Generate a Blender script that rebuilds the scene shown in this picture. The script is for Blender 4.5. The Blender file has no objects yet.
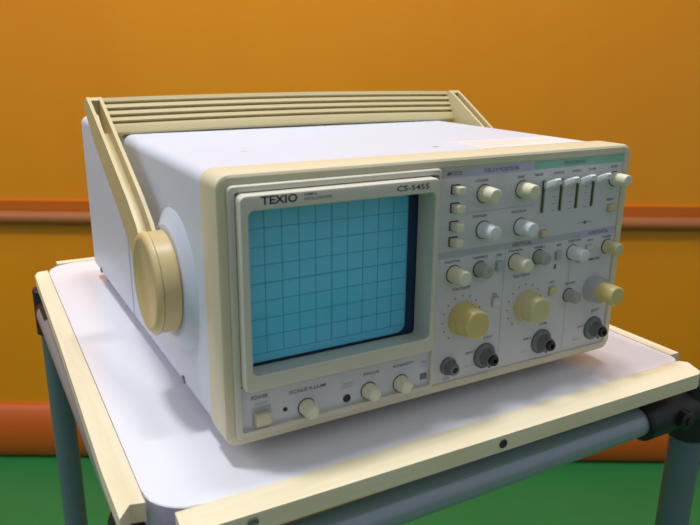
import bpy, bmesh, math, random
from mathutils import Vector, Matrix

random.seed(4)
scene = bpy.context.scene
COL = scene.collection
PI = math.pi

# ------------------------------------------------------------------ materials
def lin(c):
    return tuple(((v/255)/12.92 if v/255 <= .04045 else ((v/255+.055)/1.055)**2.4) for v in c) + (1.0,)

def mat(name, rgb, rough=.5, metal=0.0, coat=0.0, noise=0.0, nscale=40, bump=0.0, bscale=400, spec=.5):
    m = bpy.data.materials.new(name); m.use_nodes = True
    nt = m.node_tree; b = nt.nodes['Principled BSDF']
    b.inputs['Base Color'].default_value = lin(rgb)
    b.inputs['Roughness'].default_value = rough
    b.inputs['Metallic'].default_value = metal
    b.inputs['Coat Weight'].default_value = coat
    b.inputs['Specular IOR Level'].default_value = spec
    tc = nt.nodes.new('ShaderNodeTexCoord')
    if noise:
        n = nt.nodes.new('ShaderNodeTexNoise'); n.inputs['Scale'].default_value = nscale; n.inputs['Detail'].default_value = 4
        r = nt.nodes.new('ShaderNodeValToRGB')
        c = lin(rgb)
        r.color_ramp.elements[0].position = .3; r.color_ramp.elements[1].position = .7
        r.color_ramp.elements[0].color = tuple(v*(1-noise) for v in c[:3])+(1,)
        r.color_ramp.elements[1].color = tuple(min(1, v*(1+noise)) for v in c[:3])+(1,)
        nt.links.new(tc.outputs['Object'], n.inputs['Vector']); nt.links.new(n.outputs['Fac'], r.inputs['Fac'])
        nt.links.new(r.outputs['Color'], b.inputs['Base Color'])
    if bump:
        n = nt.nodes.new('ShaderNodeTexNoise'); n.inputs['Scale'].default_value = bscale
        bp = nt.nodes.new('ShaderNodeBump'); bp.inputs['Strength'].default_value = bump; bp.inputs['Distance'].default_value = .001
        nt.links.new(tc.outputs['Object'], n.inputs['Vector']); nt.links.new(n.outputs['Fac'], bp.inputs['Height'])
        nt.links.new(bp.outputs['Normal'], b.inputs['Normal'])
    return m

def wood(name, axis):
    m = bpy.data.materials.new(name); m.use_nodes = True
    nt = m.node_tree; b = nt.nodes['Principled BSDF']
    b.inputs['Roughness'].default_value = .55
    tc = nt.nodes.new('ShaderNodeTexCoord'); mp = nt.nodes.new('ShaderNodeMapping')
    mp.inputs['Scale'].default_value = (9, 130, 130) if axis == 'X' else (130, 9, 130)
    n = nt.nodes.new('ShaderNodeTexNoise'); n.inputs['Scale'].default_value = 1.0; n.inputs['Detail'].default_value = 5; n.inputs['Distortion'].default_value = .6
    r = nt.nodes.new('ShaderNodeValToRGB')
    r.color_ramp.elements[0].position = .28; r.color_ramp.elements[0].color = lin((230, 214, 174))
    r.color_ramp.elements[1].position = .55; r.color_ramp.elements[1].color = lin((238, 225, 194))
    nt.links.new(tc.outputs['Object'], mp.inputs['Vector']); nt.links.new(mp.outputs['Vector'], n.inputs['Vector'])
    nt.links.new(n.outputs['Fac'], r.inputs['Fac']); nt.links.new(r.outputs['Color'], b.inputs['Base Color'])
    return m

M = dict(
    case=mat('white_enamel', (204, 211, 226), .42, bump=.05, bscale=900),
    scuff=mat('scuff_mark', (120, 118, 116), .7),
    bezel=mat('cream_plastic', (212, 203, 172), .42),
    hood=mat('pale_cream_plastic', (208, 204, 188), .45),
    facia=mat('pale_grey_facia', (206, 206, 207), .5),
    lower=mat('pale_blue_grey_facia', (200, 203, 207), .5),
    band_grey=mat('grey_print', (178, 181, 186), .5),
    band_purple=mat('lavender_print', (184, 182, 208), .5),
    band_green=mat('green_print', (136, 190, 170), .5),
    ink=mat('dark_ink', (104, 108, 120), .5),
    faint=mat('faint_ink', (176, 180, 186), .5),
    logo=mat('logo_ink', (28, 40, 58), .4),
    knob=mat('ivory_plastic', (225, 220, 192), .32),
    knobw=mat('white_plastic', (222, 225, 226), .32),
    knobg=mat('grey_plastic', (166, 168, 158), .4),
    knoby=mat('ochre_plastic', (210, 192, 122), .34),
    knobc=mat('khaki_plastic', (208, 198, 148), .34),
    skirt=mat('grey_skirt', (176, 182, 180), .4),
    dark=mat('dark_recess', (42, 46, 46), .6),
    olive=mat('olive_slot', (118, 118, 76), .5),
    bnc=mat('tarnished_nickel', (112, 118, 118), .38, metal=.55),
    black=mat('black_plastic', (18, 19, 21), .4),
    handle=mat('beige_plastic', (206, 190, 144), .38),
    hub=mat('warm_beige_plastic', (208, 186, 134), .36),
    gridline=mat('graticule_ink', (78, 166, 194), .4),
    mask=mat('navy_mask', (16, 52, 82), .35),
    tabletop=mat('white_laminate', (238, 238, 246), .15, spec=.75),
    table_edge=mat('laminate_edge', (196, 192, 214), .5),
    woodx=wood('pine_x', 'X'), woody=wood('pine_y', 'Y'),
    pipe=mat('grey_coated_pipe', (160, 168, 180), .28, metal=.35),
    legpipe=mat('blue_grey_coated_pipe', (98, 114, 122), .3, spec=.6),
    joint=mat('black_joint', (26, 27, 30), .38),
    steel=mat('steel', (150, 150, 148), .35, metal=.9),
    lid_patch=mat('pale_pinkish_patch', (224, 218, 212), .5),
    lid_patch_lines=mat('pinkish_lines', (218, 204, 194), .5),
    foot=mat('grey_rubber', (170, 170, 176), .7),
)
# CRT face: teal filter glass
m = mat('teal_filter', (104, 208, 240), .2, noise=.05, nscale=14); M['screen'] = m
# wall: glossy orange sheet, slightly mottled, with faint vertical streaks
def wall_mat():
    m = bpy.data.materials.new('orange_sheet'); m.use_nodes = True
    nt = m.node_tree; b = nt.nodes['Principled BSDF']; b.inputs['Roughness'].default_value = .34
    tc = nt.nodes.new('ShaderNodeTexCoord'); mp = nt.nodes.new('ShaderNodeMapping'); mp.inputs['Scale'].default_value = (2.6, 2.6, .5)
    n = nt.nodes.new('ShaderNodeTexNoise'); n.inputs['Scale'].default_value = 1.4; n.inputs['Detail'].default_value = 3
    r = nt.nodes.new('ShaderNodeValToRGB')
    r.color_ramp.elements[0].position = .32; r.color_ramp.elements[0].color = lin((228, 138, 8))
    r.color_ramp.elements[1].position = .7; r.color_ramp.elements[1].color = lin((234, 148, 12))
    nt.links.new(tc.outputs['Object'], mp.inputs['Vector']); nt.links.new(mp.outputs['Vector'], n.inputs['Vector'])
    nt.links.new(n.outputs['Fac'], r.inputs['Fac']); nt.links.new(r.outputs['Color'], b.inputs['Base Color'])
    return m
M['wall'] = wall_mat()
M['floor'] = mat('green_floor', (42, 126, 66), .35, noise=.06, nscale=6)
M['base'] = mat('orange_red_padding', (206, 92, 18), .45)
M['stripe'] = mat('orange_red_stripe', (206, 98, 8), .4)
M['rail'] = mat('dusty_rose_rail', (166, 98, 48), .45)

# ------------------------------------------------------------------ object helpers
POS = {}                                   # world origin of every object made here
def thing(name, loc, label, cat):
    o = bpy.data.objects.new(name, None); o.location = loc; o.empty_display_size = .05
    COL.objects.link(o); o['label'] = label; o['category'] = cat; POS[o.name] = Vector(loc)
    return o

def obj(name, bm, mats, parent=None, angle=35, label=None):
    if not isinstance(mats, (list, tuple)): mats = [mats]
    bmesh.ops.recalc_face_normals(bm, faces=bm.faces[:])
    return link(name, bm, mats, parent, angle, label)

def link(name, bm, mats, parent, angle, label):
    lo = Vector((min(v.co[k] for v in bm.verts) for k in range(3))); hi = Vector((max(v.co[k] for v in bm.verts) for k in range(3)))
    c = (lo+hi)/2
    bmesh.ops.translate(bm, verts=bm.verts[:], vec=-c)
    me = bpy.data.meshes.new(name); bm.to_mesh(me); bm.free()
    for m_ in mats: me.materials.append(m_)
    me.polygons.foreach_set('use_smooth', [True]*len(me.polygons))
    me.set_sharp_from_angle(angle=math.radians(angle))
    o = bpy.data.objects.new(name, me); COL.objects.link(o)
    if parent: o.parent = parent; o.location = c-POS[parent.name]
    else: o.location = c
    POS[o.name] = c
    if label: o['label'] = label
    return o

def structure(o): o['kind'] = 'structure'; return o

def box(bm, x0, x1, y0, y1, z0, z1, bev=0.0, seg=2, mi=0):
    vs = [bm.verts.new((x, y, z)) for x in (x0, x1) for y in (y0, y1) for z in (z0, z1)]
    q = [(0, 1, 3, 2), (4, 6, 7, 5), (0, 4, 5, 1), (2, 3, 7, 6), (0, 2, 6, 4), (1, 5, 7, 3)]
    fs = [bm.faces.new([vs[i] for i in f]) for f in q]
    for f in fs: f.material_index = mi
    if bev:
        es = list({e for f in fs for e in f.edges})
        r = bmesh.ops.bevel(bm, geom=es, offset=bev, segments=seg, affect='EDGES', profile=.5)
        for f in r['faces']: f.material_index = mi
    return fs

def prism(bm, poly, axis, a, b, bev=0.0, mi=0, seg=2):
    """extrude a 2-D polygon along an axis. axis 'X': poly is (y,z); 'Y': (x,z); 'Z': (x,y)"""
    def P(p, t): return {'X': (t, p[0], p[1]), 'Y': (p[0], t, p[1]), 'Z': (p[0], p[1], t)}[axis]
    A = [bm.verts.new(P(p, a)) for p in poly]; B = [bm.verts.new(P(p, b)) for p in poly]
    n = len(poly); fs = [bm.faces.new(A[::-1]), bm.faces.new(B)]
    for i in range(n): fs.append(bm.faces.new([A[i], A[(i+1) % n], B[(i+1) % n], B[i]]))
    for f in fs: f.material_index = mi
    if bev:
        es = list({e for f in fs for e in f.edges if e.calc_face_angle(0) > .4})
        r = bmesh.ops.bevel(bm, geom=es, offset=bev, segments=seg, affect='EDGES', profile=.5)
        for f in r['faces']: f.material_index = mi
    return fs

def rr(x0, x1, z0, z1, r, n=6):
    out = []
    for cx, cz, a0 in ((x1-r, z1-r, 0), (x0+r, z1-r, PI/2), (x0+r, z0+r, PI), (x1-r, z0+r, 3*PI/2)):
        for k in range(n+1):
            a = a0+PI/2*k/n; out.append((cx+r*math.cos(a), cz+r*math.sin(a)))
    return out

def loft(bm, loops, cap0=False, cap1=False, mi=0):
    rows = [[bm.verts.new(p) for p in L] for L in loops]
    n = len(rows[0]); fs = []
    for a, b in zip(rows, rows[1:]):
        for i in range(n): fs.append(bm.faces.new([a[i], a[(i+1) % n], b[(i+1) % n], b[i]]))
    if cap0: fs.append(bm.faces.new(rows[0][::-1]))
    if cap1: fs.append(bm.faces.new(rows[-1]))
    for f in fs: f.material_index = mi
    return fs

def rloop(y, *a): return [(x, y, z) for x, z in rr(*a)]

def lathe(bm, prof, centre, axis, n=32, mi=0, cap=True):
    """prof: (radius, position along axis). axis 'X' / 'Y' / 'Z'; centre: the other two coordinates"""
    rows = []
    for r, t in prof:
        L = []
        for k in range(n):
            a = 2*PI*k/n; c, s = r*math.cos(a), r*math.sin(a)
            L.append({'X': (t, centre[0]+c, centre[1]+s), 'Y': (centre[0]+c, t, centre[1]+s), 'Z': (centre[0]+c, centre[1]+s, t)}[axis])
        rows.append(L)
    return loft(bm, rows, cap, cap, mi)

def quad(bm, x0, x1, z0, z1, y, mi):
    f = bm.faces.new([bm.verts.new(p) for p in ((x0, y, z0), (x1, y, z0), (x1, y, z1), (x0, y, z1))]); f.material_index = mi; return f

def text(bm, s, x0, x1, z0, z1, y, mi, wide=None, up=False, bold=.0):
    cu = bpy.data.curves.new('t', 'FONT'); cu.body = s; cu.size = 1; cu.resolution_u = 2; cu.offset = bold
    o = bpy.data.objects.new('t', cu); COL.objects.link(o)
    dg = bpy.context.evaluated_depsgraph_get(); dg.update()
    me = bpy.data.meshes.new_from_object(o.evaluated_get(dg))
    xs = [v.co.x for v in me.vertices]; ys = [v.co.y for v in me.vertices]
    ax, bx, ay, by = min(xs), max(xs), min(ys), max(ys)
    vs = []
    for v in me.vertices:
        u = x0+(v.co.x-ax)/(bx-ax)*(x1-x0); w = z0+(v.co.y-ay)/(by-ay)*(z1-z0)
        vs.append(bm.verts.new((u, y, w)))
    for p in me.polygons:
        try: f = bm.faces.new([vs[i] for i in p.vertices]); f.material_index = mi
        except ValueError: pass
    bpy.data.objects.remove(o); bpy.data.curves.remove(cu); bpy.data.meshes.remove(me)

# ------------------------------------------------------------------ place: camera frame, floor, wall
CAM = Vector((-.2525, -.3210, .2024)); YAW, PITCH, ROLL, FPX = .5157, .2877, .0098, 702.7
ZT = -.012                                  # table surface
ZF = -.75                                   # floor
hdir = Vector((math.sin(YAW), math.cos(YAW), 0)); side = Vector((math.cos(YAW), -math.sin(YAW), 0))
W0 = Vector((CAM.x, CAM.y, 0))+hdir*1.524   # a point of the wall line

def wall_piece(name, prof, half, m):
    """prof: (distance towards the room, z) polygon extruded along the wall"""
    bm = bmesh.new()
    rows = []
    for s in (-half, half):
        rows.append([bm.verts.new(tuple(W0+side*s-hdir*d+Vector((0, 0, z)))) for d, z in prof])
    n = len(prof)
    for i in range(n): bm.faces.new([rows[0][i], rows[0][(i+1) % n], rows[1][(i+1) % n], rows[1][i]])
    bm.faces.new(rows[0]); bm.faces.new(rows[1])
    return structure(obj(name, bm, m, angle=40))
wall_piece('wall_back', [(0, ZF), (0, 1.9), (-.06, 1.9), (-.06, ZF)], 3.2, M['wall'])
def halfround(z0, z1, depth, n=14):
    zc, h = (z0+z1)/2, (z1-z0)/2
    return [(0, z0)]+[(depth*math.sin(PI*k/n), zc-h*math.cos(PI*k/n)) for k in range(1, n)]+[(0, z1)]
wall_piece('baseboard_back', halfround(ZF, -.607, .03), 3.2, M['base'])
wall_piece('wall_strip', [(0, -.134), (.006, -.134), (.006, -.1125), (0, -.111)], 3.2, M['stripe'])  # flat orange-red strip directly above the rail
wall_piece('trim_2', halfround(-.168, -.134, .020), 3.2, M['rail'])
bm = bmesh.new(); box(bm, -3, 3.4, -2.2, 2.9, ZF-.05, ZF); structure(obj('floor', bm, M['floor']))

# ------------------------------------------------------------------ table
table = thing('pipe_frame_table', (0, .2, ZF), 'white-topped table edged with pine strips, on a grey pipe frame with black joints', 'table')
# top: white panel with rounded corners
bm = bmesh.new()
def rr4(x0, x1, y0, y1, rs, n=8):
    out = []
    for (sx, sy, a0), r in zip(((1, 1, 0), (0, 1, PI/2), (0, 0, PI), (1, 0, 3*PI/2)), rs):
        cx = x1-r if sx else x0+r; cy = y1-r if sy else y0+r
        out += [(cx+r*math.cos(a0+PI/2*k/n), cy+r*math.sin(a0+PI/2*k/n)) for k in range(n+1)]
    return out
top_poly = rr4(-.1885, .1972, -.0249, .4452, (.026, .026, .026, .007))
top_poly = [(x+(-.0028+.0086*(y+.0105)/.4375 if x < 0 else 0), y) for x, y in top_poly]
fs = prism(bm, top_poly, 'Z', ZT-.018, ZT, mi=0)
for f in fs[2:]: f.material_index = 1
es = [e for e in bm.edges if all(abs(v.co.z-ZT) < 1e-6 for v in e.verts)]
bmesh.ops.bevel(bm, geom=es, offset=.0006, segments=1, affect='EDGES')
obj('tabletop', bm, [M['tabletop'], M['table_edge']], table)
# lower board that shows at the rounded corners
bm = bmesh.new(); box(bm, -.184, .192, -.004, .438, ZT-.028, ZT-.0185)
obj('under_board', bm, M['table_edge'], table)

def strip(poly, m, screws, label=None):
    bm = bmesh.new(); prism(bm, poly, 'Z', ZT-.0104, ZT+.0004, bev=.0008)
    s = obj('edge_strip', bm, m, table, angle=30, label=label)
    for p, n in screws:
        b2 = bmesh.new(); lathe(b2, [(.0028, 0), (.0028, .0005), (.0021, .0008), (.0008, .0001)], (0, 0), 'Z', n=20)
        rot_ = Vector((0, 0, 1)).rotation_difference(Vector(n)).to_matrix().to_4x4()
        bmesh.ops.transform(b2, matrix=Matrix.Translation(p) @ rot_, verts=b2.verts[:])
        obj('screw', b2, M['steel'] if p[0] < 0 else M['dark'], s, label='steel screw head' if p[0] < 0 else 'small dark screw head')
    return s
front = strip([(-.1812, -.0252), (-.1825, -.0440), (.1860, -.0480), (.1915, -.0455), (.1975, -.0310), (.1935, -.0262), (.1880, -.0256)], M['woodx'],
      [((-.1485, -.0446, ZT-.0042), (0, -1, 0)), ((.0085, -.0462, ZT-.005), (0, -1, 0))])
strip([(-.1918, -.0105), (-.1990, -.0085), (-.2058, -.0180), (-.2055, .0300), (-.2002, .2180), (-.1966, .4130), (-.1930, .4245), (-.1834, .4265)], M['woody'], [])
strip([(.1975, -.0165), (.2070, -.0165), (.2070, .3800), (.2040, .4000), (.1975, .4060)], M['woody'], [])
strip([(-.1715, .4456), (.1700, .4456), (.1700, .4560), (-.1715, .4560)], M['woodx'], [])

RP = .0122
def pipe(name, a, b, m, r=.0108, label=None, parent=table):
    a, b = Vector(a), Vector(b); d = b-a
    bm = bmesh.new(); L = d.length
    lathe(bm, [(r-.002, 0), (r-.0006, 0), (r, .0006), (r, L-.0006), (r-.0006, L), (r-.002, L)], (0, 0), 'Z', n=36)
    bmesh.ops.transform(bm, matrix=Matrix.Translation(a) @ Vector((0, 0, 1)).rotation_difference(d).to_matrix().to_4x4(), verts=bm.verts[:])
    return obj(name, bm, m, parent, label=label)
XL, XR, YF, YB, ZP = -.1895, .2175, -.0262, .4270, -.0515
pipe('rail', (XL+.02, YF, ZP), (XR-.02, YF, ZP), M['pipe'])
pipe('rail', (XL+.02, YB, ZP), (XR-.02, YB, ZP), M['pipe'])
pipe('rail', (XL, YF+.02, ZP), (XL, YB-.02, ZP), M['pipe'])
pipe('rail', (XR, YF+.02, ZP), (XR, YB-.02, ZP), M['pipe'])
for x, y in ((XL, YF), (XR, YF), (XL, YB), (XR, YB)):
    if x < 0 and y > .2: x = XL+.005
    lg = pipe('leg', (x, y, ZF+.012), (x, y, ZP-.016), M['legpipe'], RP, label='blue-grey pipe leg')
    bm = bmesh.new(); lathe(bm, [(.017, ZF), (.018, ZF+.003), (.015, ZF+.02), (.010, ZF+.022)], (x, y), 'Z')
    obj('foot_pad', bm, M['joint'], lg)
    # black clamp joint: an elbow body with sleeves along both rails and down the leg
    sx, sy = (1 if x < 0 else -1), (1 if y < .2 else -1)
    bm = bmesh.new(); R = .0148
    lathe(bm, [(R-.002, y), (R, y+sy*.001), (R, y+sy*.062), (R-.002, y+sy*.064)], (x, ZP), 'Y')
    lathe(bm, [(R-.002, x), (R, x+sx*.001), (R, x+sx*.060), (R-.002, x+sx*.062)], (y, ZP), 'X')
    lathe(bm, [(R-.004, -.0285), (R-.001, -.0292), (R+.0008, -.0310), (R+.0008, ZP-.026), (R-.002, ZP-.028)], (x, y), 'Z')
    bmesh.ops.create_uvsphere(bm, u_segments=24, v_segments=16, radius=R+.0003, matrix=Matrix.Translation((x, y, ZP)))
    if y < .2: lathe(bm, [(.007, y-sy*.010), (.007, y-sy*.0185), (.0055, y-sy*.0195)], (x+sx*.030, ZP+.001), 'Y', n=20)
    j = obj('joint', bm, M['joint'], table, angle=40, label='black clamp joint')
    bm = bmesh.new()
    yb = y-sy*.0195 if y < .2 else y+.0150
    lathe(bm, [(.0036, yb+.002), (.0036, yb-.0012), (.0024, yb-.0016)], (x+sx*.030, ZP+.001), 'Y', n=6)
    obj('bolt', bm, M['black'], j)

# ------------------------------------------------------------------ oscilloscope
scope = thing('oscilloscope', (0, .19, ZT), 'white bench oscilloscope with cream bezel, teal screen and folded-back carry handle, on the white table', 'oscilloscope')
HY, HZ = .0838, .0706                          # handle pivot
# case
bm = bmesh.new()
C_ = (-.1438, .1438, -.0015, .1455)
def cl(y, i=0.0, r=.0075): return rloop(y, C_[0]+i, C_[1]-i, C_[2]+i, C_[3]-i, r-i*.4, 8)
loft(bm, [cl(.020), cl(.2130), cl(.2136, .0012), cl(.2166, .0012), cl(.2172), cl(.3815), cl(.3850, .0015), cl(.3865, .0045)], True, True)
bmesh.ops.recalc_face_normals(bm, faces=bm.faces[:])
for sx in (-1, 1):                           # raised round boss that carries the handle pivot
    lathe(bm, [(.0450, sx*.1420), (.0440, sx*.1438), (.0430, sx*.1444), (.0352, sx*.1484), (.0342, sx*.1488), (.0200, sx*.1489)], (HY, HZ), 'X', n=64)
# small scuffs on the lid
for (x, y, a, l, w) in ((-.098, .083, .15, .0055, .0009), (.022, .052, .05, .0060, .0016)):
    c, s = math.cos(a), math.sin(a)
    f = bm.faces.new([bm.verts.new((x+c*u-s*v, y+s*u+c*v, .14556)) for u, v in ((-l/2, -w/2), (l/2, -w/2), (l/2, w/2), (-l/2, w/2))]); f.material_index = 1
case = obj('case', bm, [M['case'], M['scuff']], scope, angle=13)
for x, y, z in ((-.1438, .345, .0052), (-.1438, .082, .0047), (.1438, .345, .0052), (.1438, .082, .0047)):
    s = -1 if x < 0 else 1
    bm = bmesh.new(); lathe(bm, [(.0026, x-s*.0005), (.0026, x+s*.0008), (.0016, x+s*.0014)], (y, z), 'X', n=20)
    obj('screw', bm, M['steel'], case)
for x, y in ((-.122, .050), (.122, .050), (-.128, .362), (.128, .362)):
    bm = bmesh.new(); lathe(bm, [(.0085, ZT), (.0095, ZT+.001), (.0105, -.0012)], (x, y), 'Z')
    obj('foot', bm, M['foot'], scope, label='grey rubber foot')
# thin pale pinkish patch with faint lines, on the lid near the bezel
bm = bmesh.new()
box(bm, .045, .134, .030, .066, .1455, .1457)
for k, (a, b) in enumerate(((.050, .100), (.050, .118), (.050, .092))):
    y0 = .057-.009*k
    f = bm.faces.new([bm.verts.new(p) for p in ((a, y0, .14575), (b, y0, .14575), (b, y0+.0035, .14575), (a, y0+.0035, .14575))]); f.material_index = 1
obj('lid_patch', bm, [M['lid_patch'], M['lid_patch_lines']], scope, label='thin pinkish patch with faint lines on the lid')

# bezel ring
bm = bmesh.new(); X0, X1, Z0, Z1 = -.1452, .1475, -.0015, .1466
def bl(y, i, r): return rloop(y, X0+i, X1-i, Z0+i, Z1-i, max(r, .0012), 8)
loft(bm, [bl(.0245, .0045, .003), bl(.0245, .0003, .0070), bl(.0235, 0, .0073), bl(.0022, 0, .0073), bl(.0008, .0005, .0070), bl(0, .0018, .006), bl(0, .0050, .003), bl(.0006, .0058, .0025), bl(.0040, .0060, .0022)], False, False)
obj('bezel', bm, M['bezel'], scope, angle=30)

# right-hand control panel with its printing
PY = .0016
bm = bmesh.new()
box(bm, -.0122, .1420, PY, .0080, .0040, .1410, mi=0)
mats = [M['facia'], M['band_grey'], M['band_purple'], M['band_green'], M['ink'], M['faint']]
e = PY-.0001
quad(bm, -.0105, .0095, .1345, .1395, e, 1); quad(bm, .0100, .0600, .1345, .1398, e, 2); quad(bm, .0606, .1412, .1348, .1400, e, 3)
quad(bm, -.0105, .1075, .0858, .0902, e, 1); quad(bm, .1078, .1412, .0856, .0905, e, 2)
quad(bm, .0105, .0640, .1122, .1127, e, 5)
for x in (.0365, .0945): quad(bm, x+.006, x+.0065, .006, .0855, e, 5)
e2 = PY-.0002
def T(s, xc, zc, w, h=.0016, mi=4): text(bm, s, xc-w/2, xc+w/2, zc-h/2, zc+h/2, e2, mi, bold=.012)
T('MODE', -.0005, .1370, .0105, .0024); T('DELAY POSITION', .0350, .1371, .0270, .0024); T('TRIGGERING', .0960, .1374, .0200, .0024)
T('COARSE', .0200, .1313, .0100); T('FINE', .0510, .1312, .0055); T('V.MODE', .0655, .1315, .0075); T('COUPLING', .0830, .1316, .0095)
T('SOURCE', .0985, .1317, .0080); T('SLOPE', .1130, .1318, .0065); T('LEVEL', .1335, .1322, .0065)
T('POSITION', .0200, .1097, .0110); T('TRACE ROTA', .0510, .1095, .0130); T('RESET', .1335, .1098, .0070)
T('VERTICAL', .0560, .0880, .0170, .0024); T('HORIZONTAL', .1250, .0880, .0190, .0024)
T('POSITION', .0010, .0835, .0115); T('VARIABLE', .0225, .0835, .0115); T('INV', .0380, .0830, .0045); T('POSITION', .0510, .0842, .0115)
T('VARIABLE', .0715, .0838, .0095); T('ADD', .0890, .0832, .0045); T('POSITION', .1030, .0844, .0115); T('X10', .1180, .0830, .0060); T('VARIABLE', .1340, .0838, .0095)
T('VOLTS/DIV', .0090, .0655, .0140, .0020); T('VOLTS/DIV', .0580, .0665, .0140, .0020); T('SWEEP TIME/DIV', .1180, .0690, .0230, .0018)
T('AC', .0360, .0575, .0040); T('GND', .0365, .0555, .0050, .0013); T('AC', .0860, .0580, .0040); T('HOLDOFF', .1030, .0545, .0100)
T('CH1', .0330, .0285, .0070, .0016); T('CH2', .0810, .0290, .0070, .0016); T('EXT', .1310, .0300, .0080, .0022)
T('INPUT', .0195, .0205, .0075); T('INPUT', .0680, .0205, .0075); T('INPUT', .1180, .0200, .0075)
T('CAL', .0010, .0068, .0050); T('1Mohm', .0190, .0115, .0080, .0014, 5); T('25pF', .0660, .0115, .0070, .0014, 5); T('1Mohm', .1150, .0110, .0080, .0014, 5)
for cx, cz, r in ((.0105, .0455, .0148), (.0625, .0450, .0148)):      # scale marks round the attenuators
    for k in range(13):
        a = math.radians(-50+k*280/12); px, pz = cx+r*math.cos(a), cz+r*math.sin(a); d = .0005
        quad(bm, px-d, px+d, pz-d, pz+d, e2, 4)
for sx in (.0790, .0935, .1075):                                     # ticks by the lever slots
    for k in range(4): quad(bm, sx, sx+.003, .1070+.0045*k, .1073+.0045*k, e2, 4)
quad(bm, .1040, .1180, .0960, .0963, e2, 4); lathe(bm, [(.0012, e2), (.0012, e2-.0002)], (.1110, .0962), 'Y', n=12, mi=4)
quad(bm, .0860, .0880, .0668, .0700, e2, 4)
obj('front_panel', bm, mats, scope)

# screen surround, lower tier (also frames the lower panel)
bm = bmesh.new()
loft(bm, [rloop(.0045, -.1400, -.0118, .0035, .1412, .003), rloop(-.0012, -.1400, -.0118, .0035, .1412, .003), rloop(-.0022, -.1393, -.0125, .0042, .1405, .0026),
          rloop(-.0022, -.1366, -.0140, .0070, .1378, .0015), rloop(.0010, -.1363, -.0143, .0073, .1374, .0014), rloop(.0030, -.1363, -.0143, .0073, .1374, .0014)])
obj('screen_surround', bm, M['hood'], scope, angle=30)
# raised hood round the screen
bm = bmesh.new()
OUT = (-.1362, -.0172, .0325, .1372); INN = (-.1318, -.0203, .0415, .1292)
loft(bm, [rloop(.0030, *OUT, .0035), rloop(-.0066, *OUT, .0035),
          rloop(-.0078, OUT[0]+.0006, OUT[1]-.0006, OUT[2]+.0006, OUT[3]-.0006, .0030), rloop(-.0082, OUT[0]+.0018, OUT[1]-.0018, OUT[2]+.0018, OUT[3]-.0018, .0024),
          rloop(-.0082, INN[0]-.0006, INN[1]+.0006, INN[2]-.0006, INN[3]+.0006, .0036), rloop(-.0076, *INN, .0034),
          rloop(.0104, INN[0]+.0045, INN[1]+.0012, INN[2]-.0030, INN[3]-.0025, .0028)])
# lettering printed on the hood
text(bm, 'TEXIO', -.1252, -.1056, .1318, .1362, -.00833, 1, bold=.022)
text(bm, '50MHz', -.1020, -.0945, .1345, .1360, -.00833, 2, bold=.01); text(bm, 'OSCILLOSCOPE', -.1020, -.0862, .1322, .1337, -.00833, 2, bold=.01)
text(bm, 'CS-5455', -.0465, -.0252, .1318, .1348, -.00833, 1, bold=.012)
obj('screen_hood', bm, [M['hood'], M['logo'], M['ink']], scope, angle=30)
# crt face, tinted, with graticule lines
SY = .0100
bm = bmesh.new(); n = 16
sx0, sx1, sz0, sz1 = -.1292, -.0258, .0404, .1275
fs = loft(bm, [rloop(SY+.0020, sx0, sx1, sz0, sz1, .006), rloop(SY+.0006, sx0, sx1, sz0, sz1, .006), rloop(SY, sx0+.0012, sx1-.0012, sz0+.0012, sz1-.0012, .005)], False, True)
gx, gz, dv = -.1265, .1256, .01
th = .00022; gy = SY-.00012
for i in range(11):
    if i == 10 or i == 0: pass
    quad(bm, gx+i*dv-th, gx+i*dv+th, gz-.08, gz, gy, 1)
for j in range(9): quad(bm, gx+.0005, gx+.0998, gz-j*dv-th, gz-j*dv+th, gy, 1)
for k in range(1, 50):
    if k % 5: quad(bm, gx+k*.002-.0001, gx+k*.002+.0001, gz-.0409, gz-.0391, gy, 1)
for k in range(1, 40):
    if k % 5: quad(bm, gx+.05-.0009, gx+.05+.0009, gz-k*.002-.0001, gz-k*.002+.0001, gy, 1)
obj('screen', bm, [M['screen'], M['gridline']], scope, label='teal screen with a fine square grid')
bm = bmesh.new(); box(bm, -.1300, -.0175, SY+.0012, SY+.0040, .0370, .1290); obj('screen_mask', bm, M['mask'], scope, label='dark navy mask behind the screen')

# lower control panel
LY = .0004
bm = bmesh.new(); box(bm, -.1362, -.0141, LY, .0035, .0071, .0324, mi=0)
e = LY-.0002
def T2(s, x0, x1, z, h=.0016, mi=1, b=.014): text(bm, s, x0, x1, z-h/2, z+h/2, e, mi, bold=b)
T2('POWER', -.1305, -.1205, .0252, .0023); T2('ON/OFF', -.1285, -.1210, .0212, .0016, 2); T2('SCALE ILLUM', -.1080, -.0855, .0233, .0021)
T2('FOCUS', -.0605, -.0500, .0235, .0018); T2('INTENSITY', -.0400, -.0255, .0240, .0018); T2('CAL', -.0195, -.0160, .0228, .0014); T2('0.5V', -.0205, -.0158, .0202, .0012, 2)
T2('TRACE', -.0745, -.0680, .0205, .0013, 2); T2('ROTATION', -.0750, -.0675, .0185, .0013, 2)
lathe(bm, [(.0013, e), (.0013, e-.0004)], (-.1107, .0141), 'Y', n=16, mi=3)
obj('lower_panel', bm, [M['lower'], M['ink'], M['faint'], M['black']], scope)
bm = bmesh.new(); lathe(bm, [(.0023, LY), (.0025, LY-.0004), (.0021, LY-.0006), (.0016, LY-.0001)], (-.0716, .0112), 'Y', n=24)
obj('adjuster_hole', bm, M['dark'], scope, label='small dark adjuster hole')
# power button in its recess
bm = bmesh.new(); box(bm, -.1300, -.1190, LY-.0002, LY+.001, .0085, .0192, mi=0); obj('power_button_recess', bm, M['band_grey'], scope)
bm = bmesh.new(); box(bm, -.1290, -.1202, LY-.0042, LY, .0092, .0165, bev=.0008); obj('power_button', bm, M['bezel'], scope, label='square cream power button')

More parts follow.
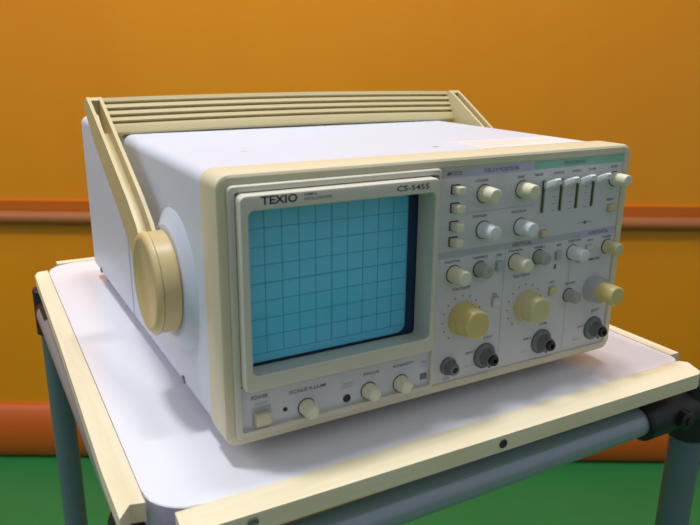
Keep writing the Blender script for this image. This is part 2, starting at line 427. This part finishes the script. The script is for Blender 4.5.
def knob(x, z, r, y1, m, y0=PY, skirt=None, taper=.88, n=36, label=None, ring=True, ribs=0):
    bm = bmesh.new(); rt = r*taper
    prof = [(r*.6, y0), (r, y0-.0001), (r, y0-.0012), (r*.97, y0-.0018), (rt, y1+.0010), (rt*.95, y1+.0003), (rt*.84, y1), (rt*.3, y1+.0002)]
    lathe(bm, prof, (x, z), 'Y', n=n)
    o = obj('knob', bm, m, scope, angle=50, label=label)
    if ring:
        b2 = bmesh.new(); lathe(b2, [(r*.8, y0), (r+.0005, y0), (r+.0005, y0-.0003), (r*.8, y0-.0004)], (x, z), 'Y', cap=False); obj('ring', b2, M['dark'], o)
    if skirt:
        rs, ys, ms = skirt
        b2 = bmesh.new(); lathe(b2, [(rs*.7, y0), (rs, y0), (rs*.985, ys+.0008), (rs*.95, ys), (r*.8, ys)], (x, z), 'Y', n=40, cap=False); obj('skirt', b2, ms, o)
    return o
knob(.0223, .1233, .0052, -.0100, M['knob'], label='ivory knob')
knob(.0527, .1232, .0052, -.0100, M['knob'], label='ivory knob')
knob(.0233, .1008, .0052, -.0105, M['knobw'], label='white knob')
knob(.0535, .0995, .0053, -.0105, M['knobw'], label='white knob')
knob(.1345, .1238, .0046, -.0105, M['knob'], label='ivory knob')
knob(.0025, .0755, .0052, -.0105, M['knob'], label='ivory knob')
knob(.0226, .0758, .0048, -.0070, M['knobg'], label='grey knob')
knob(.0512, .0767, .0052, -.0112, M['knob'], label='ivory knob')
knob(.0713, .0773, .0047, -.0065, M['knobg'], label='grey knob')
knob(.1019, .0765, .0049, -.0102, M['knobw'], label='white knob')
knob(.1352, .0765, .0049, -.0100, M['knobc'], label='khaki knob')
knob(.1022, .0460, .0046, -.0070, M['knobg'], label='grey knob')
knob(.0115, .0456, .0097, -.0140, M['knoby'], skirt=(.0112, -.0020, M['knoby']), taper=.93, label='large ochre attenuator knob')
knob(.0640, .0452, .0090, -.0125, M['knobc'], skirt=(.0105, -.0035, M['knobc']), taper=.95, label='large khaki attenuator knob')
knob(.1255, .0475, .0072, -.0205, M['knoby'], skirt=(.0094, -.0070, M['skirt']), taper=.93, label='tall sweep knob with a broad grey skirt')
knob(-.0976, .0122, .0049, -.0085, M['knob'], y0=LY, taper=.8, label='ivory knob')
knob(-.0569, .0127, .0049, -.0080, M['knob'], y0=LY, taper=.8, label='ivory knob')
knob(-.0345, .0123, .0050, -.0075, M['knob'], y0=LY, taper=.8, label='ivory knob')

def button(x, z, w, h, d, m, label=None, dark=False):
    bm = bmesh.new(); box(bm, x-w/2, x+w/2, PY-d, PY, z-h/2, z+h/2, bev=.0005)
    o = obj('button', bm, m, scope, label=label)
    b2 = bmesh.new(); loft(b2, [rloop(PY, x-w/2-.0006, x+w/2+.0006, z-h/2-.0006, z+h/2+.0006, .0004, 2), rloop(PY-.0003, x-w/2-.0006, x+w/2+.0006, z-h/2-.0006, z+h/2+.0006, .0004, 2), rloop(PY-.0003, x-w/2, x+w/2, z-h/2, z+h/2, .0004, 2)])
    obj('button_frame', b2, M['dark'] if dark else M['band_grey'], o)
for z in (.1276, .1168, .1058, .0962): button(.0006, z, .0052, .0046, .0072, M['knob'], dark=True)
button(.0730, .0930, .0052, .0040, .0030, M['knobc'], 'khaki push button'); button(.1345, .1040, .0062, .0044, .0030, M['knobc'], 'khaki push button')
button(.0378, .0762, .0048, .0056, .0025, M['skirt'], 'grey push button'); button(.0888, .0762, .0048, .0056, .0022, M['skirt'], 'grey push button')
button(.0370, .0520, .0052, .0056, .0022, M['facia'], 'grey push button'); button(.0862, .0518, .0052, .0056, .0022, M['knobc'], 'khaki push button')
button(.1170, .0775, .0052, .0040, .0020, M['facia'], 'grey push button')
bm = bmesh.new(); box(bm, -.0200, -.0155, LY-.0005, LY, .0110, .0150, bev=.0003); bmesh.ops.recalc_face_normals(bm, faces=bm.faces[:])
obj('calibrator_tab', bm, M['bnc'], scope, label='small dark metal calibrator tab')

# four lever switches in olive slots
for k, (x, z) in enumerate(((.0705, .1255), (.0860, .1255), (.1005, .1258), (.1150, .1258))):
    bm = bmesh.new(); box(bm, x-.0010, x+.0010, PY-.0006, PY, z-.0190, z+.0020, mi=0); box(bm, x-.0010, x-.0005, PY-.0009, PY-.0005, z-.0185, z+.0015, mi=1)
    s = obj('lever_switch', bm, [M['olive'], M['dark']], scope, label='olive slot with a white lever at its top')
    b2 = bmesh.new()
    loft(b2, [rloop(PY-.0004, x-.0007, x+.0007, z-.0016, z+.0010, .0003, 2), rloop(PY-.0030, x-.0016, x+.0014, z-.0036, z+.0010, .0006, 3), rloop(PY-.0060, x-.0028, x+.0028, z-.0030, z+.0026, .0012, 3),
              rloop(PY-.0115, x-.0030, x+.0030, z+.0002, z+.0050, .0012, 3), rloop(PY-.0128, x-.0022, x+.0024, z+.0012, z+.0042, .0008, 3)], True, True)
    bmesh.ops.recalc_face_normals(b2, faces=b2.faces[:])
    obj('lever', b2, M['knobw'], s)

def bnc(x, z):
    bm = bmesh.new()
    lathe(bm, [(.0050, PY), (.0086, PY), (.0086, PY-.0012), (.0078, PY-.0022), (.0060, PY-.0030), (.0050, PY-.0062), (.0046, PY-.0085), (.0036, PY-.0088), (.0034, PY-.0040)], (x, z), 'Y', n=32)
    o = obj('bnc_connector', bm, M['bnc'], scope, angle=40, label='dull grey metal input socket')
    b2 = bmesh.new(); lathe(b2, [(.0034, PY-.0060), (.0035, PY-.0105), (.0030, PY-.0112), (.0016, PY-.0112), (.0014, PY-.0070)], (x, z), 'Y', n=24); obj('socket_core', b2, M['black'], o)
    b2 = bmesh.new()
    for s in (-1, 1): lathe(b2, [(.0009, z+s*.0045), (.0009, z+s*.0062)], (x, PY-.0060), 'Z', n=12)
    obj('bayonet_lug', b2, M['bnc'], o)
bnc(.0308, .0162); bnc(.0802, .0164); bnc(.1298, .0168)
bm = bmesh.new(); lathe(bm, [(.0040, PY), (.0058, PY), (.0058, PY-.0020), (.0048, PY-.0028), (.0040, PY-.0070), (.0034, PY-.0080), (.0019, PY-.0080), (.0018, PY-.0030)], (.0016, .0152), 'Y', n=28)
o = obj('ground_terminal', bm, M['bnc'], scope, angle=40, label='small grey metal ground terminal')
bm = bmesh.new(); lathe(bm, [(.0018, PY-.0060), (.0018, PY-.0074)], (.0016, .0152), 'Y', n=16); obj('socket_core', bm, M['black'], o)

# carry handle: pivots, tapering channel arms and ribbed grip
bm = bmesh.new()
top, bot = Vector((.2186, .1708)), Vector((.2040, .1462)); d = (bot-top); L = d.length; d /= L; nf = Vector((-.875, .484))
prof = []
s = 0.0
prof.append((0.0, .0000)); prof.append((.0030, .0000))
for k in range(4):
    a = .0030+.0052*k
    prof += [(a+.0004, -.0034), (a+.0020, -.0034), (a+.0024, .0000), (a+.0052, .0004)]
prof += [(L-.001, -.0002), (L, -.0012)]
poly = [tuple(top+d*t+nf*o_) for t, o_ in prof]+[tuple(bot-nf*.0075), tuple(top+d*.002-nf*.0085), tuple(top-nf*.006)]
prism(bm, poly, 'X', -.1550, .1550)
bmesh.ops.bisect_plane(bm, geom=bm.verts[:]+bm.edges[:]+bm.faces[:], plane_co=(0, 0, 0), plane_no=(1, 0, 0))
for t in (-.12, -.08, -.04, .04, .08, .12): bmesh.ops.bisect_plane(bm, geom=bm.verts[:]+bm.edges[:]+bm.faces[:], plane_co=(t, 0, 0), plane_no=(1, 0, 0))
for v in bm.verts: v.co.z += .0016*(1-(v.co.x/.155)**2)
grip = obj('handle', bm, M['handle'], scope, angle=25, label='beige handle with ribbed grip')
OUTL = [(.0860, .0930), (.0985, .1040), (.116, .1158), (.1446, .1325), (.173, .1488), (.205, .1668), (.2145, .1716), (.2235, .1690), (.2258, .1630), (.2020, .1432), (.1685, .1208), (.1410, .1035), (.1225, .0890), (.1120, .0790), (.1000, .0700)]
POCK = [(.1020, .0940), (.1200, .1080), (.1490, .1250), (.1770, .1410), (.1930, .1480), (.1985, .1460), (.2000, .1428), (.1675, .1212), (.1402, .1040), (.1216, .0896), (.1112, .0796), (.1010, .0760)]
CAPP = [(.2120, .1695), (.2150, .1714), (.2235, .1688), (.2253, .1632), (.2205, .1600)]
def xarm(y): return -.0025*max(0, min(1, (.2160-y)/.110))
for sx in (-1, 1):
    bm = bmesh.new()
    prism(bm, OUTL, 'X', sx*.1650, sx*.1626, bev=.0007)
    prism(bm, OUTL, 'X', sx*.1567, sx*.1543, bev=.0007)
    prism(bm, POCK, 'X', sx*.1630, sx*.1563)
    prism(bm, CAPP, 'X', sx*.1630, sx*.1563)
    for v in bm.verts: v.co.x += sx*xarm(v.co.y)
    obj('arm', bm, M['handle'], grip, angle=30)
    bm = bmesh.new(); r_ = .0312
    lathe(bm, [(.0200, sx*.1490), (r_-.0012, sx*.1490), (r_-.0012, sx*.1496), (r_-.0002, sx*.1499), (r_-.0006, sx*.1592), (r_-.0014, sx*.1596)], (HY, HZ), 'X', n=56, cap=False)
    lathe(bm, [(r_-.0014, sx*.1594), (r_, sx*.1598), (r_+.0002, sx*.1603), (r_, sx*.1612), (r_-.0014, sx*.1626), (r_-.0034, sx*.1633), (r_-.0056, sx*.1634), (r_-.0064, sx*.1628), (.0010, sx*.1630)], (HY, HZ), 'X', n=56)
    obj('handle_pivot', bm, M['hub'], scope, angle=40, label='round beige pivot hub')

# ------------------------------------------------------------------ light
def area(name, loc, target, sx, sy, power, color):
    L = bpy.data.lights.new(name, 'AREA'); L.shape = 'RECTANGLE'; L.size = sx; L.size_y = sy; L.energy = power; L.color = color
    o = bpy.data.objects.new(name, L); COL.objects.link(o); o.location = loc
    o.rotation_euler = (Vector(target)-Vector(loc)).to_track_quat('-Z', 'Y').to_euler()
    return o
area('ceiling_lamp', (-.42, .26, 1.75), (-.42, .26, 0), .20, .12, 16, (.98, .99, 1.0))
area('ceiling_lamp', (.55, .32, 1.75), (.5, .3, 0), .45, .16, 8, (1.0, .99, .97))
area('ceiling_lamp', (-1.7, 1.0, 1.4), (-.1, .2, 0), .5, .9, 9, (.95, .97, 1.0))
w = bpy.data.worlds.new('room'); scene.world = w; w.use_nodes = True
nt = w.node_tree; bg = nt.nodes['Background']; bg.inputs['Strength'].default_value = .36
tc = nt.nodes.new('ShaderNodeTexCoord'); sp = nt.nodes.new('ShaderNodeSeparateXYZ'); mr = nt.nodes.new('ShaderNodeMapRange'); rp = nt.nodes.new('ShaderNodeValToRGB')
mr.inputs['From Min'].default_value = -1; mr.inputs['From Max'].default_value = 1
e = rp.color_ramp.elements                      # dim towards the floor, brightest towards the ceiling
e[0].position = .30; e[0].color = (.36, .38, .40, 1); e[1].position = .85; e[1].color = (1.05, 1.12, 1.22, 1)
x = e.new(.55); x.color = (.86, .91, 1.0, 1)
nt.links.new(tc.outputs['Generated'], sp.inputs[0]); nt.links.new(sp.outputs['Z'], mr.inputs['Value']); nt.links.new(mr.outputs[0], rp.inputs['Fac']); nt.links.new(rp.outputs['Color'], bg.inputs['Color'])
area('ceiling_lamp', (.06, .17, 1.78), (.06, .17, 0), .22, .12, 8, (.98, .99, 1.0))
# ------------------------------------------------------------------ camera
f = Vector((math.sin(YAW)*math.cos(PITCH), math.cos(YAW)*math.cos(PITCH), -math.sin(PITCH)))
r = f.cross(Vector((0, 0, 1))).normalized(); u = r.cross(f)
r2 = math.cos(ROLL)*r+math.sin(ROLL)*u; u2 = -math.sin(ROLL)*r+math.cos(ROLL)*u
cam = bpy.data.cameras.new('camera'); cam.sensor_width = 36; cam.lens = FPX/700*36; cam.clip_start = .01
cam.dof.use_dof = True; cam.dof.focus_distance = .50; cam.dof.aperture_fstop = 15
co = bpy.data.objects.new('camera', cam); COL.objects.link(co)
mw = Matrix((r2, u2, -f)).transposed().to_4x4(); mw.translation = CAM; co.matrix_world = mw
scene.camera = co
vs = scene.view_settings; vs.view_transform = 'Standard'; vs.look = 'None'; vs.gamma = 1; vs.exposure = 0.0; vs.use_curve_mapping = False
